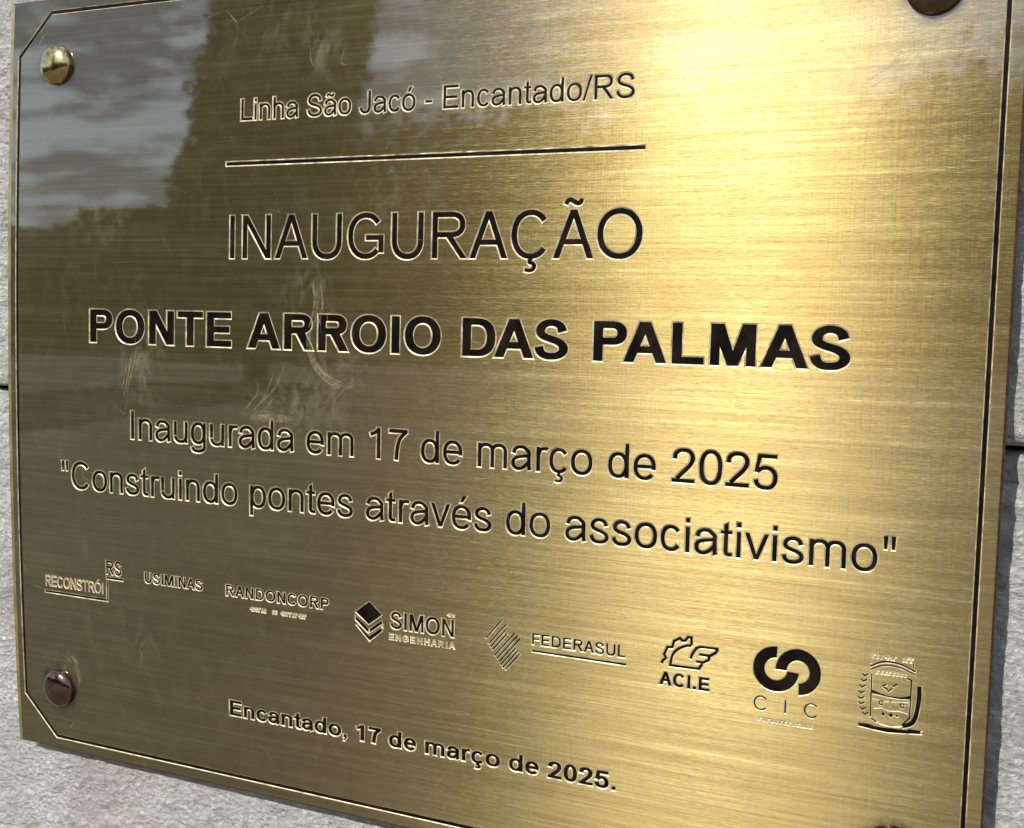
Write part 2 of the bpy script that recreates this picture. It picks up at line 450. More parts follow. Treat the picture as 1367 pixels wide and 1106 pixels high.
    if ch in 'óéÓ':
        y = 595 if ch != 'Ó' else 770
        g.par(cx - 45, cx + 25, y, cx + 20, cx + 130, y + 145)
    return g
def adv(ch, bold):
    b_ = {'ã': 'a', 'ç': 'c', 'ó': 'o', 'é': 'e', 'Ç': 'C', 'Ã': 'A', 'Ó': 'O'}.get(ch, ch)
    return ((ADVB if bold else ADV).get(b_) or ADV[b_])

def area(p): return sum(p[i - 1][0] * p[i][1] - p[i][0] * p[i - 1][1] for i in range(len(p))) / 2
def outset(p, e):
    if area(p) < 0: p = p[::-1]
    n = len(p); out = []
    for i in range(n):
        a, b, c = Vector(p[i - 1]), Vector(p[i]), Vector(p[(i + 1) % n])
        d1, d2 = (b - a).normalized(), (c - b).normalized()
        n1, n2 = Vector((d1.y, -d1.x)), Vector((d2.y, -d2.x))
        q = n1 + n2
        q = q / max(0.35, q.dot(n1)) if q.length > 1e-6 else n1
        out.append(tuple(b + q * e))
    return out
def finer(p, mx_=0.45):
    out = []
    for i in range(len(p)):
        a, b = Vector(p[i]), Vector(p[(i + 1) % len(p)])
        k = max(1, math.ceil((b - a).length / mx_))
        out += [tuple(a + (b - a) * (q / k)) for q in range(k)]
    return out
def resolve(item, sx, sy, ox, oy, e):
    """-> closed polygon in plaque units, grown by e"""
    k, d = item
    f = lambda p: (ox + p[0] * sx, oy + p[1] * sy)
    if k == 'P':
        p = [f(q) for q in d]
        return finer(outset(p, e) if e else (p if area(p) > 0 else p[::-1]))
    Lh, Rh = [f(q) for q in d[0]], [f(q) for q in d[1]]
    if e:
        L2, R2 = [], []
        n = len(Lh)
        for i in range(n):
            a, b = Vector(Lh[i]), Vector(Rh[i])
            u = (a - b).normalized()
            j, k2 = max(i - 1, 0), min(i + 1, n - 1)
            t = ((Vector(Lh[k2]) + Vector(Rh[k2])) - (Vector(Lh[j]) + Vector(Rh[j]))).normalized()
            s = -e if i == 0 else (e if i == n - 1 else 0)
            L2.append(tuple(a + u * e + t * s)); R2.append(tuple(b - u * e + t * s))
        Lh, Rh = L2, R2
    p = Lh + Rh[::-1]
    return finer(p if area(p) > 0 else p[::-1])

# ------------------------------------------------------------------ every mark cut into the plaque
MARKS = []      # dict(owner, name, inner polys, outer polys, depth, paint material)
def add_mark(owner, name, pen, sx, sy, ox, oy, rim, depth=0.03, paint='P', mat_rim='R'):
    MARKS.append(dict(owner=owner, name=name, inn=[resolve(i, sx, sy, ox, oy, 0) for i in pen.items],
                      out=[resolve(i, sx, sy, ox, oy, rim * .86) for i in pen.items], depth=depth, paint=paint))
KERN = {'PA': -100, 'DA': -65, 'AS': -35}
def run_text(owner, txt, x, y, sx, sy, bold=False, rim=0.022, w=None, depth=0.03, paint='P', track=0, kern=False):
    prev = ''
    for ch in txt:
        if kern and prev + ch in KERN: x += KERN[prev + ch] / 1000 * sx
        if ch != ' ': add_mark(owner, 'letter', glyph(ch, bold, w), sx / 1000, sy / 1000, x, y, rim, depth, paint)
        x += (adv(ch, bold) + track) / 1000 * sx
        prev = ch
def width(txt, bold=False): return sum(adv(c, bold) for c in txt) / 1000
def fit_text(owner, txt, x0, x1, y, cap, bold=False, rim=0.02, w=None, depth=0.02, paint='P', track=0):
    l = ((BOXB if bold else BOX).get(txt[0]) or BOX[txt[0]])[0]
    r = ((BOXB if bold else BOX).get(txt[-1]) or BOX[txt[-1]])[1]
    nat = sum(adv(c, bold) + track for c in txt[:-1]) + r - l
    sx = (x1 - x0) / nat * 1000
    run_text(owner, txt, x0 - l / 1000 * sx, y, sx, cap / 0.718, bold, rim, w, depth, paint, track)

def centred(owner, txt, size, xc, y, **k): run_text(owner, txt, xc - width(txt) / 2 * size, y, size, size, **k)
centred('place_inscription', 'Linha São Jacó - Encantado/RS', 0.5283, 0.064, 4.108, rim=0.026)
centred('title_inscription', 'INAUGURAÇÃO', 1.0755, 0.046, 1.625, rim=0.026)
BN = 'bridge_name_inscription'
for wtxt, x0, sc in (('PONTE', -7.187 - .073, 1.014), ('ARROIO', -3.44 - .010, 1.002), ('DAS', .922 - .076, 1.0), ('PALMAS', 3.251 - .073, 1.0)):
    run_text(BN, wtxt, x0, 0.0, sc, 0.885, bold=True, rim=0.028, kern=True, w=158)
centred('date_inscription', 'Inaugurada em 17 de março de 2025', 0.7609, 0.022, -1.846, rim=0.024)
centred('motto_inscription', '"Construindo pontes através do associativismo"', 0.7597, 0.021, -2.935, rim=0.024)
t6 = 'Encantado, 17 de março de 2025.'
run_text('closing_inscription', t6, -0.016 - width(t6, True) / 2 * 0.4949, -6.981, 0.4949, 0.405, bold=True, rim=0.024)
def pen_poly(pts):
    p = Pen(); p.poly(*pts); return p
def raw(owner, name, pen, rim=0.02, depth=0.02, paint='P'): add_mark(owner, name, pen, 1, 1, 0, 0, rim, depth, paint)
def stroke(owner, pts, w, rim=0.02, smooth=False, name='engraved_line', paint='P', n=5):
    p = Pen(); p.path(pts, w, w, smooth, n); raw(owner, name, p, rim, 0.02, paint)
# dividing rule and border line
p = Pen(); p.bar(-3.9635, 3.306, 4.0013, 3.366); raw('dividing_line', 'engraved_line', p, 0.026, 0.03)
gi, chm = 0.267, 0.808
gx0, gx1, gy0, gy1 = -A + gi, A - gi, YB + gi, YT - gi
pl = [(gx0 + chm, gy1), (gx1 - chm, gy1), (gx1, gy1 - chm), (gx1, gy0 + chm), (gx1 - chm, gy0), (gx0 + chm, gy0), (gx0, gy0 + chm), (gx0, gy1 - chm)]
def miter_line(a, b, w):     # a border side with ends running through the corner
    p = Pen(); d = (Vector(b) - Vector(a)).normalized() * w * .2
    p.path([tuple(Vector(a) - d), tuple(Vector(b) + d)], w, w, False); return p
bp = Pen()
for i in range(8): bp.items += miter_line(pl[i], pl[(i + 1) % 8], 0.062).items
raw('border_line', 'engraved_line', bp, 0.018, 0.035)
# tiny illegible text: short rubbed strokes
def rubbed(owner, x0, x1, y, hh, k, rim=0.015, wgt=0.012):
    r = random.Random(int(x0 * 1000))
    x = x0; dx = (x1 - x0) / k
    p = Pen()
    for i in range(k):
        c = x0 + (i + .5) * dx
        q = r.random()
        if q < .12: continue
        if q < .45: p.bar(c - dx * .3, y, c - dx * .3 + wgt, y + hh); p.bar(c - dx * .3, y + hh - wgt, c + dx * .3, y + hh)
        elif q < .7: p.ring(c, y + hh / 2, dx * .34, hh / 2, wgt, wgt, 30, 330)
        elif q < .85: p.bar(c - dx * .3, y, c + dx * .3, y + wgt); p.bar(c, y, c + wgt, y + hh)
        else: p.bar(c + dx * .2, y, c + dx * .2 + wgt, y + hh); p.bar(c - dx * .3, y + hh * .4, c + dx * .3, y + hh * .4 + wgt)
    raw(owner, 'small_engraved_text', p, rim, 0.014, 'B')
# logo 1
o = 'reconstruction_logo'
fit_text(o, 'RECONSTRÓI', -8.44, -6.925, -4.992, 0.215, rim=0.012, w=80, depth=0.014, paint='B')
p = Pen(); p.bar(-8.46, -5.137, -6.86, -5.096); raw(o, 'engraved_line', p, 0.018)
p = Pen(); p.bar(-6.83, -5.14, -6.803, -4.745); raw(o, 'engraved_line', p, 0.018)
fit_text(o, 'RS', -6.836, -6.45, -4.585, 0.275, rim=0.02, w=120)
p = Pen(); p.bar(-6.836, -4.68, -6.41, -4.638); raw(o, 'engraved_line', p, 0.018)
# logo 2
fit_text('steelmaker_logo', 'USIMINAS', -5.868, -4.473, -4.645, 0.205, rim=0.018, w=125)
# logo 3
fit_text('corporation_logo', 'RANDONCORP', -3.925, -1.66, -4.667, 0.205, rim=0.020, w=125, track=40)
rubbed('corporation_logo', -3.445, -2.76, -4.893, .07, 11); rubbed('corporation_logo', -2.70, -2.13, -4.893, .07, 9)
# logo 4
o = 'engineering_logo'
raw(o, 'emblem_diamond', pen_poly([(-.817, -4.412), (-1.092, -4.628), (-.822, -4.822), (-.560, -4.622)]), .02)
p = Pen(); p.poly((-1.096, -4.700), (-1.096, -4.772), (-.832, -4.975), (-.832, -4.905)); p.poly((-.800, -4.905), (-.800, -4.965), (-.545, -4.775), (-.562, -4.722))
raw(o, 'emblem_chevron', p, .018)
p = Pen(); p.poly((-1.072, -4.872), (-1.028, -4.872), (-.808, -5.040), (-.808, -5.118)); p.poly((-.812, -5.040), (-.585, -4.868), (-.548, -4.908), (-.800, -5.118))
p.poly((-.560, -4.820), (-.535, -4.84), (-.535, -4.80)); raw(o, 'emblem_chevron', p, .018)
fit_text(o, 'SIMON', -.381, .862, -4.832, .300, rim=.022, w=120)
fit_text(o, 'ENGENHARIA', -.396, .884, -5.035, .105, rim=.014, w=95, depth=.012, paint='B', track=170)
rubbed(o, .57, .885, -4.475, .045, 6)
# logo 5
o = 'federation_logo'
st = [((1.772, -4.400), .47), ((1.845, -4.470), .50), ((1.828, -4.580), .42), ((1.858, -4.640), .40), ((2.008, -4.598), .58), ((2.052, -4.645), .58), ((2.098, -4.690), .58), ((2.020, -4.865), .42),
      ((2.062, -4.905), .42), ((2.104, -4.945), .40)]
for (x, y), L_ in st:
    d = Vector((-.64, -.77)).normalized() * L_
    stroke(o, [(x, y), (x + d.x, y + d.y)], .024, .013, name='emblem_stripe')
fit_text(o, 'FEDERASUL', 2.318, 3.945, -4.752, .190, rim=.020, w=115)
p = Pen(); p.bar(2.321, -4.88, 3.961, -4.848); raw(o, 'engraved_line', p, .018)
# logo 6
o = 'trade_association_logo'
stroke(o, [(4.548, -4.754), (4.565, -4.715), (4.618, -4.659), (4.586, -4.604), (4.636, -4.482), (4.715, -4.471), (4.742, -4.371), (4.836, -4.311), (4.874, -4.347), (4.921, -4.341),
           (4.961, -4.281), (5.022, -4.279), (5.022, -4.40)], .040, .018, name='emblem_gear')
stroke(o, [(5.022, -4.408), (4.936, -4.423), (4.806, -4.494), (4.725, -4.596), (4.690, -4.765)], .040, .018, True, name='emblem_gear')
stroke(o, [(4.672, -4.768), (4.948, -4.764), (5.151, -4.760), (5.205, -4.672)], .040, .018, name='emblem_wing')
stroke(o, [(5.015, -4.615), (5.048, -4.527), (5.104, -4.441), (5.174, -4.410), (5.30, -4.404), (5.455, -4.402)], .040, .018, True, name='emblem_wing')
stroke(o, [(5.440, -4.400), (5.410, -4.470), (5.321, -4.530), (5.155, -4.529)], .040, .018, name='emblem_wing')
stroke(o, [(5.315, -4.52), (5.303, -4.600), (5.220, -4.648), (5.105, -4.650)], .040, .018, name='emblem_wing')
fit_text(o, 'ACI.E', 4.522, 5.329, -5.098, .212, rim=.02, w=150)
# logo 7
o = 'chamber_logo'
p = Pen(); p.ring(6.345, -4.588, .348, .350, .175, .175, 88, 356, 2.0); raw(o, 'emblem_ring', p, .018)
p = Pen(); p.ring(6.678, -4.588, .340, .354, .170, .178, -86, 180, 2.0); raw(o, 'emblem_ring', p, .018)
for ch, x, w_ in (('C', 6.03, .22), ('I', 6.50, .03), ('C', 6.79, .22)):
    p = Pen()
    if ch == 'C': p.ring(x + w_ / 2, -5.15, w_ / 2, .115, .020, .020, 40, 320, 2.0)
    else: p.bar(x, -5.25, x + .022, -5.045)
    raw(o, 'letter', p, .012, .014)
rubbed(o, 6.10, 7.0, -5.425, .05, 14)
# logo 8, the municipal coat of arms
o = 'coat_of_arms'
stroke(o, [(7.80, -5.14), (7.92, -5.185), (8.05, -5.195), (8.18, -5.175)], .008, .014, True, name='crest_outline', paint='B')
stroke(o, [(7.77, -4.815), (7.95, -4.835), (8.28, -4.80)], .006, .010, True, name='crest_outline', paint='B')
stroke(o, [(7.80, -4.96), (7.90, -4.94), (8.02, -4.965), (8.15, -4.95), (8.27, -4.97)], .010, .012, True, name='crest_outline', paint='B')
q = 'crest_outline'
stroke(o, [(7.745, -4.45), (7.752, -5.10)], .018, .012, name=q)
stroke(o, [(8.24, -4.455), (8.30, -4.475), (8.300, -5.04), (8.19, -5.165)], .020, .012, name=q)
stroke(o, [(7.715, -4.345), (7.851, -4.270), (7.992, -4.243), (8.163, -4.264), (8.350, -4.338)], .024, .012, True, name='crest_ribbon')
stroke(o, [(7.722, -4.395), (7.855, -4.325), (7.995, -4.296), (8.175, -4.318), (8.350, -4.388)], .018, .010, True, name='crest_ribbon')
stroke(o, [(8.318, -4.215), (8.318, -4.30)], .014, .010, name='crest_ribbon'); stroke(o, [(7.725, -4.225), (7.725, -4.30)], .008, .012, name='crest_ribbon')
p = Pen(); p.poly((7.758, -4.69), (7.86, -4.725), (7.975, -4.752), (7.975, -4.768), (7.758, -4.745)); p.poly((7.97, -4.750), (8.145, -4.752), (8.298, -4.70), (8.298, -4.755), (8.145, -4.775), (7.97, -4.768))
raw(o, 'crest_band', p, .012)
p = Pen(); p.poly((7.586, -5.219), (7.759, -5.215), (7.79, -5.285), (7.588, -5.266)); p.poly((7.74, -5.216), (7.825, -5.237), (8.30, -5.222), (8.30, -5.270), (8.0, -5.298), (7.77, -5.285))
p.poly((8.28, -5.206), (8.476, -5.196), (8.455, -5.22), (8.471, -5.248), (8.28, -5.268)); raw(o, 'crest_scroll', p, .014)
p = Pen()
sp = [(8.412, -4.547), (8.418, -4.703), (8.405, -4.855), (8.375, -5.03), (8.32, -5.12), (8.21, -5.172)]
p.path(sp, .062, .062, True, 5); raw(o, 'crest_branch', p, .012)
for i, (x, y) in enumerate([(7.645, -4.50), (7.628, -4.585), (7.612, -4.675), (7.605, -4.765), (7.602, -4.85), (7.608, -4.93), (7.632, -5.01), (7.67, -5.08)]):
    stroke(o, [(x - .035, y + .028), (x, y), (x + .055, y + .035)], .020, .010, name='crest_leaf')
for x, y, a_ in ((7.93, -4.60, .6), (8.08, -4.58, .7), (8.01, -4.66, .9), (7.95, -4.645, -.6)):
    stroke(o, [(x - .03, y - .03 * a_), (x + .03, y + .03 * a_)], .022, .012, name='crest_charge')
for x in (7.895, 8.19):
    p = Pen(); p.ring(x, -4.87, .040, .038, .018, .018, 20, 340, 2.0); raw(o, 'crest_charge', p, .010)
stroke(o, [(8.022, -4.80), (8.022, -4.90)], .010, .010, name='crest_charge')
for x, s_ in ((7.93, .03), (8.038, .036), (8.123, .022)):
    p = Pen(); p.poly((x - s_, -5.03 - s_ * .4), (x + s_ * .3, -5.03 - s_), (x + s_, -5.03), (x, -5.03 + s_)); raw(o, 'crest_charge', p, .010)
stroke(o, [(7.76, -5.12), (7.84, -5.165)], .020, .012, name='crest_leaf')
rubbed(o, 7.73, 8.32, -4.21, .06, 10); rubbed(o, 7.80, 8.24, -4.435, .05, 8)

# ------------------------------------------------------------------ triangulate the whole face around the marks
def build_face():
    vs_, es = [], []
    def ring_(p):
        b = len(vs_)
        vs_.extend(Vector(q) for q in p)
        es.extend((b + i, b + (i + 1) % len(p)) for i in range(len(p)))
    BV, BL_ = 0.034, 0.10
    nx, ny = 40, 32
    xs = [-A + BL_ + (2 * A - BV - BL_) * i / nx for i in range(nx + 1)]
    ys = [YB + BV + (YT - YB - 2 * BV) * j / ny for j in range(ny + 1)]
    border = [(x, ys[0]) for x in xs[:-1]] + [(xs[-1], y) for y in ys[:-1]] + [(x, ys[-1]) for x in xs[:0:-1]] + [(xs[0], y) for y in ys[:0:-1]]
    ring_(border)
    for x in xs[1:-1]:
        for y in ys[1:-1]: vs_.append(Vector((x + .003, y + .0017)))
    for mk in MARKS:
        for pg in mk['inn'] + mk['out']: ring_(pg)
    ov, oe, of, a_, b_, c_ = delaunay_2d_cdt(vs_, es, [], 0, 1e-5)
    P = np.array([(v.x, v.y) for v in ov])
    F = np.array([list(f) for f in of if len(f) == 3])
    C = P[F].mean(1)
    own = np.full(len(F), -1); flo = np.zeros(len(F), bool)
    def inside(poly, pts):
        w_ = np.zeros(len(pts), int)
        q = np.array(poly); x, y = pts[:, 0], pts[:, 1]
        for i in range(len(q)):
            x0, y0 = q[i - 1]; x1, y1 = q[i]
            side = (x1 - x0) * (y - y0) - (x - x0) * (y1 - y0)
            w_ += ((y0 <= y) & (y1 > y) & (side > 0)).astype(int)
            w_ -= ((y0 > y) & (y1 <= y) & (side < 0)).astype(int)
        return w_ != 0
    for k, mk in enumerate(MARKS):
        for key, isf in (('out', False), ('inn', True)):
            for pg in mk[key]:
                q = np.array(pg); lo, hi = q.min(0), q.max(0)
                cand = np.where((C[:, 0] > lo[0]) & (C[:, 0] < hi[0]) & (C[:, 1] > lo[1]) & (C[:, 1] < hi[1]))[0]
                if not len(cand): continue
                hit = cand[inside(pg, C[cand])]
                if isf: own[hit] = k; flo[hit] = True
                else: own[hit[~flo[hit]]] = k
    z = np.zeros(len(P))
    for k, mk in enumerate(MARKS): z[np.unique(F[(own == k) & flo])] = -mk['depth']
    return P, F, own, flo, z, xs, ys, border
P, F, OWN, FLO, ZV, XS, YS, BORDER = build_face()
print('marks', len(MARKS), 'tris', len(F))

def link_mesh(name, verts, faces, mats, parent=None, midx=None, smooth=False):
    me = bpy.data.meshes.new(name)
    me.from_pydata([tuple(v) for v in verts], [], [tuple(int(i) for i in f) for f in faces])
    for mt in mats: me.materials.append(mt)
    if midx is not None: me.polygons.foreach_set('material_index', [int(i) for i in midx])
    if smooth: me.polygons.foreach_set('use_smooth', [True] * len(me.polygons))
    me.update()
    o = bpy.data.objects.new(name, me)
    COL.objects.link(o)
    if parent: o.parent = parent
    return o
def empty(name, label=None, cat=None, parent=None, loc=(0, 0, 0)):
    o = bpy.data.objects.new(name, None)
    o.empty_display_size = 0.02
    COL.objects.link(o)
    o.location = loc
    if label: o['label'] = label
    if cat: o['category'] = cat
    if parent: o.parent = parent
    return o
def PW(x, y, z): return (x * U, -(z + bow(x, y)) * U, y * U)     # plaque-local metres

plaque = empty('commemorative_plaque', 'brushed brass plaque with black engraved lettering, screwed to the pale stone wall',
               'plaque', loc=(0, 0, Z0))
# face of the plate
DK = 0.38
sel = F[OWN < 0]
used, inv_ = np.unique(sel, return_inverse=True)
inv_ = inv_.reshape(sel.shape)
nf = len(used)
verts = [PW(P[i][0], P[i][1], ZV[i] * DK) for i in used]
norms = [bow_normal(*P[i]) for i in used]
faces = [tuple(f) for f in inv_]
midx = [0] * len(faces)
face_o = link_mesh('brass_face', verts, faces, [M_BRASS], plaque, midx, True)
face_o.data.normals_split_custom_set_from_vertices([(n.x, -n.z, n.y) for n in norms])
# bevel, edge and back of the plate
TH = 0.11
n = len(BORDER)
outer = []
for x, y in BORDER:
    X = (-A if x == XS[0] else (A if x == XS[-1] else x)); Y = (YB if y == YS[0] else (YT if y == YS[-1] else y))
    outer.append((X, Y))
ev, ef, em = [], [], []
rag = [0.012 * noise.noise(Vector((x * 3, y * 3, 0))) for x, y in outer]
for (x, y) in BORDER: ev.append(PW(x, y, 0))
for (x, y), r_ in zip(outer, rag): ev.append(PW(x + (r_ if abs(x) == A else 0), y, -0.022))
for (x, y) in outer: ev.append(PW(x, y, -TH))
for k in (0, 1):
    for i in range(n):
        j = (i + 1) % n
        ef.append((k * n + i, (k + 1) * n + i, (k + 1) * n + j, k * n + j)); em.append(0 if k == 0 and outer[i][0] == -A else 1)
ef = [f[::-1] for f in ef]
side = link_mesh('plate_edge', ev, [f[::-1] for f in ef], [M_BEVEL, M_SIDE], plaque, em)
gv = [PW(x, y, -TH) for y in YS for x in XS]
w_ = len(XS)
bk = [(j * w_ + i, (j + 1) * w_ + i, (j + 1) * w_ + i + 1, j * w_ + i + 1) for j in range(len(YS) - 1) for i in range(w_ - 1)]
ev2 = [PW(x, y, -TH) for x, y in outer] + [PW(x, y, -TH) for x, y in BORDER]
b0 = len(gv)
link_mesh('plate_back', gv + ev2, bk + [(b0 + i, b0 + n + i, b0 + n + (i + 1) % n, b0 + (i + 1) % n) for i in range(n)], [M_SIDE], plaque)

# engraved marks, one object per letter or emblem piece under its inscription or logo
LAB = {'place_inscription': 'thin black engraved line naming the place', 'title_inscription': 'large thin black engraved capitals reading INAUGURAÇÃO',
       'bridge_name_inscription': 'heavy black engraved capitals naming the bridge', 'date_inscription': 'black engraved line with the inauguration date',
       'motto_inscription': 'black engraved quoted motto, the longest line', 'closing_inscription': 'small bold black engraved line with place and date at the bottom'}
holders = {}
count = {}
for k, mk in enumerate(MARKS):
    s_ = (OWN == k)
    if not s_.any(): continue
    tri = F[s_]; fl = FLO[s_]
    us, iv = np.unique(tri, return_inverse=True)
    iv = iv.reshape(tri.shape)
    ow = mk['owner']
    vv = [PW(P[i][0], P[i][1], ZV[i] * DK) for i in us]
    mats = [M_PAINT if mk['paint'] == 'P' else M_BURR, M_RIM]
    single = ow in ('border_line', 'dividing_line')
    if not single and ow not in holders:
        holders[ow] = empty(ow, None, None, plaque)
        if ow in LAB: holders[ow]['label'] = LAB[ow]
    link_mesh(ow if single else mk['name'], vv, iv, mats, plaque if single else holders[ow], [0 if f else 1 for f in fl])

# ------------------------------------------------------------------ dome screws
def screw_mat(name, c1, c2, rough):
    m, t, b = mat(name)
    v = nz(t, objcoord(t, (60 * 1.0, 60, 60)), 2.0, 5, 0.65)
    lk(t, ramp(t, v, [(0.35, c1), (0.65, c2)]), b.inputs['Base Color'])
    b.inputs['Metallic'].default_value = 1.0
    b.inputs['Coat Weight'].default_value = 1.0
    b.inputs['Coat Roughness'].default_value = 0.06
    lk(t, mth(t, 'ADD', mth(t, 'MULTIPLY', v, 0.18), rough), b.inputs['Roughness'])
    lk(t, bump(t, nz(t, objcoord(t, (400, 400, 400)), 1.0, 3, 0.6), 0.5, 0.0002), b.inputs['Normal'])
    return m
M_SC1 = screw_mat('polished_bronze', (0.24, 0.185, 0.06), (0.50, 0.42, 0.18), 0.07)
M_SC2 = screw_mat('rusty_bronze', (0.05, 0.026, 0.017), (0.16, 0.092, 0.065), 0.08)
def dome(x, y, r, hgt, mt, label):
    prof = [(r * 1.0, 0.0), (r * 1.0, 0.03), (r * .985, 0.055)]
    for k in range(1, 12):
        a = k / 12 * math.pi / 2
        prof.append((r * .985 * math.cos(a), 0.055 + (hgt - .055) * math.sin(a)))
    seg = 48
    vv, ff = [], []
    for (pr, pz) in prof:
        for k in range(seg):
            a = 2 * math.pi * k / seg
            vv.append((pr * math.cos(a) * U, -pz * U, pr * math.sin(a) * U))
    vv.append((0, -hgt * U, 0))
    for i in range(len(prof) - 1):
        for k in range(seg):
            k2 = (k + 1) % seg
            ff.append((i * seg + k, i * seg + k2, (i + 1) * seg + k2, (i + 1) * seg + k))
    for k in range(seg): ff.append(((len(prof) - 1) * seg + k, (len(prof) - 1) * seg + (k + 1) % seg, len(vv) - 1))
    o = link_mesh('dome_screw', vv, ff, [mt], plaque, None, True)
    o.location = (x * U, -bow(x, y) * U, y * U)
    o['label'] = label
dome(-8.10, 5.39, .385, .20, M_SC1, 'polished golden dome screw head at the upper left corner')
dome(-8.15, -7.11, .385, .20, M_SC2, 'rusty dome screw head at the lower left corner')
dome(8.14, 5.385, .40, .20, M_SC2, 'dark brown dome screw head at the upper right corner')
dome(8.14, -7.08, .40, .20, M_SC2, 'brown dome screw head at the lower right corner, mostly out of view')

# ------------------------------------------------------------------ scratches on the face
sv, sf = [], []
def scratch(pts, w, z=0.0035):
    p = spline(pts, 6)
    b = len(sv)
    for k, q in enumerate(p):
        a = Vector(p[max(k - 1, 0)]); c = Vector(p[min(k + 1, len(p) - 1)])
        t = (c - a).normalized(); th = w * (0.25 + 0.75 * math.sin(math.pi * k / (len(p) - 1))) / 2
        for s_ in (1, -1): sv.append(PW(q[0] - s_ * t.y * th, q[1] + s_ * t.x * th, z))
    for k in range(len(p) - 1): sf.append((b + 2 * k, b + 2 * k + 1, b + 2 * k + 3, b + 2 * k + 2))
SCR = [([(-4.02, 6.10), (-3.86, 5.93), (-3.80, 5.86)], .025), ([(-3.80, 5.86), (-3.5, 6.0), (-3.2, 6.12)], .012), ([(-4.6, 5.9), (-4.4, 6.02), (-4.15, 6.06)], .010),
       ([(-7.9, 2.9), (-8.0, 2.6), (-8.15, 2.4)], .012), ([(-8.3, 6.1), (-8.5, 5.95), (-8.62, 5.75)], .02), ([(-8.2, 5.3 - .8), (-8.3, 4.3), (-8.4, 4.2)], .012),
       ([(-7.05, 1.55), (-7.02, 1.2)], .01), ([(-7.85, .55), (-7.83, .1)], .01), ([(-7.4, -2.5), (-7.35, -2.7), (-7.2, -2.72)], .02),
       ([(-6.2, -.6), (-6.25, -1.1), (-6.35, -1.45)], .02), ([(-6.05, .2), (-6.0, -.8)], .014), ([(-8.9, -5.0), (-8.5, -5.08)], .02),
       ([(-2.05, .05), (-1.9, -.3), (-1.6, -.5), (-1.35, -.55)], .05), ([(-2.0, -.05), (-1.8, -.38), (-1.5, -.53)], .03), ([(-.75, -.05), (-1.1, -.4), (-1.5, -.8), (-1.9, -1.1)], .012),
       ([(-1.9, .75), (-1.86, .3)], .02), ([(-1.75, .8), (-1.72, .42)], .014), ([(-2.2, 5.35), (-2.18, 5.1), (-2.13, 5.0)], .02), ([(-1.5, 5.2), (-1.55, 5.0), (-1.42, 4.95)], .02),
       ([(-.55, 3.6), (-.6, 3.48)], .03), ([(-2.9, 2.9), (-2.8, 2.5), (-2.72, 2.2)], .01), ([(7.6, 4.2), (7.9, 4.42), (8.1, 4.7)], .02), ([(7.3, 4.15), (7.5, 4.22)], .025),
       ([(6.9, 3.9), (7.1, 4.05)], .012), ([(7.95, 3.9), (8.0, 4.5)], .008), ([(-8.15, -6.35), (-7.85, -6.5), (-7.62, -6.8)], .03), ([(-7.85, -6.62), (-7.65, -6.8), (-7.6, -7.05)], .025),
       ([(-7.95, -7.95), (-7.75, -7.75)], .03), ([(-8.05, -8.0), (-7.95, -7.85)], .02), ([(-6.0, -5.9), (-5.95, -6.3)], .03), ([(-4.7, -6.7), (-4.4, -6.9)], .01),
       ([(-3.35, -7.4), (-3.1, -7.5), (-2.9, -7.75)], .01), ([(-6.6, -1.2), (-6.35, -1.35)], .02), ([(-3.5, -1.2), (-3.0, -1.15), (-2.6, -1.22)], .02)]
for pts, w in SCR: scratch(pts, w)
def smear(pts, w, k):
    for i in range(k):
        o_ = rnd.gauss(0, w / 2.5); o2 = rnd.gauss(0, w / 2.5)
        scratch([(x + o_ + rnd.gauss(0, .01), y + o2 + rnd.gauss(0, .01)) for x, y in pts[rnd.choice((0, 0, 1)):]], rnd.uniform(.012, .050))
smear([(-2.1, .35), (-2.05, -.1), (-1.85, -.42), (-1.5, -.62), (-1.2, -.62)], .07, 16)
smear([(-1.95, 1.2), (-1.9, .8), (-2.0, .4)], .12, 7)
smear([(-2.65, -.35), (-2.85, -.8), (-3.2, -1.15)], .30, 4)
smear([(-3.4, -1.3), (-2.9, -1.28), (-2.4, -1.3)], .10, 8)
smear([(-6.1, -.1), (-6.15, -.4), (-6.3, -.9)], .14, 5)
smear([(7.2, 4.1), (7.6, 4.35), (7.95, 4.75)], .12, 7)
smear([(-7.95, -6.3), (-7.7, -6.5), (-7.58, -6.9)], .05, 6)
for k in range(90):
    x, y = rnd.uniform(-9, 9), rnd.uniform(-8, 6.3)
    L_ = rnd.choice((.08, .15, .3, .7)); a = rnd.gauss(0, .35) if rnd.random() < .6 else rnd.uniform(0, 3.14)
    scratch([(x, y), (x + L_ * math.cos(a) * .5, y + L_ * math.sin(a) * .5 + rnd.uniform(-.02, .02)), (x + L_ * math.cos(a), y + L_ * math.sin(a))], rnd.uniform(.003, .008))
so = link_mesh('fine_scratches', sv, sf, [M_SCRATCH], plaque)
so['kind'] = 'stuff'

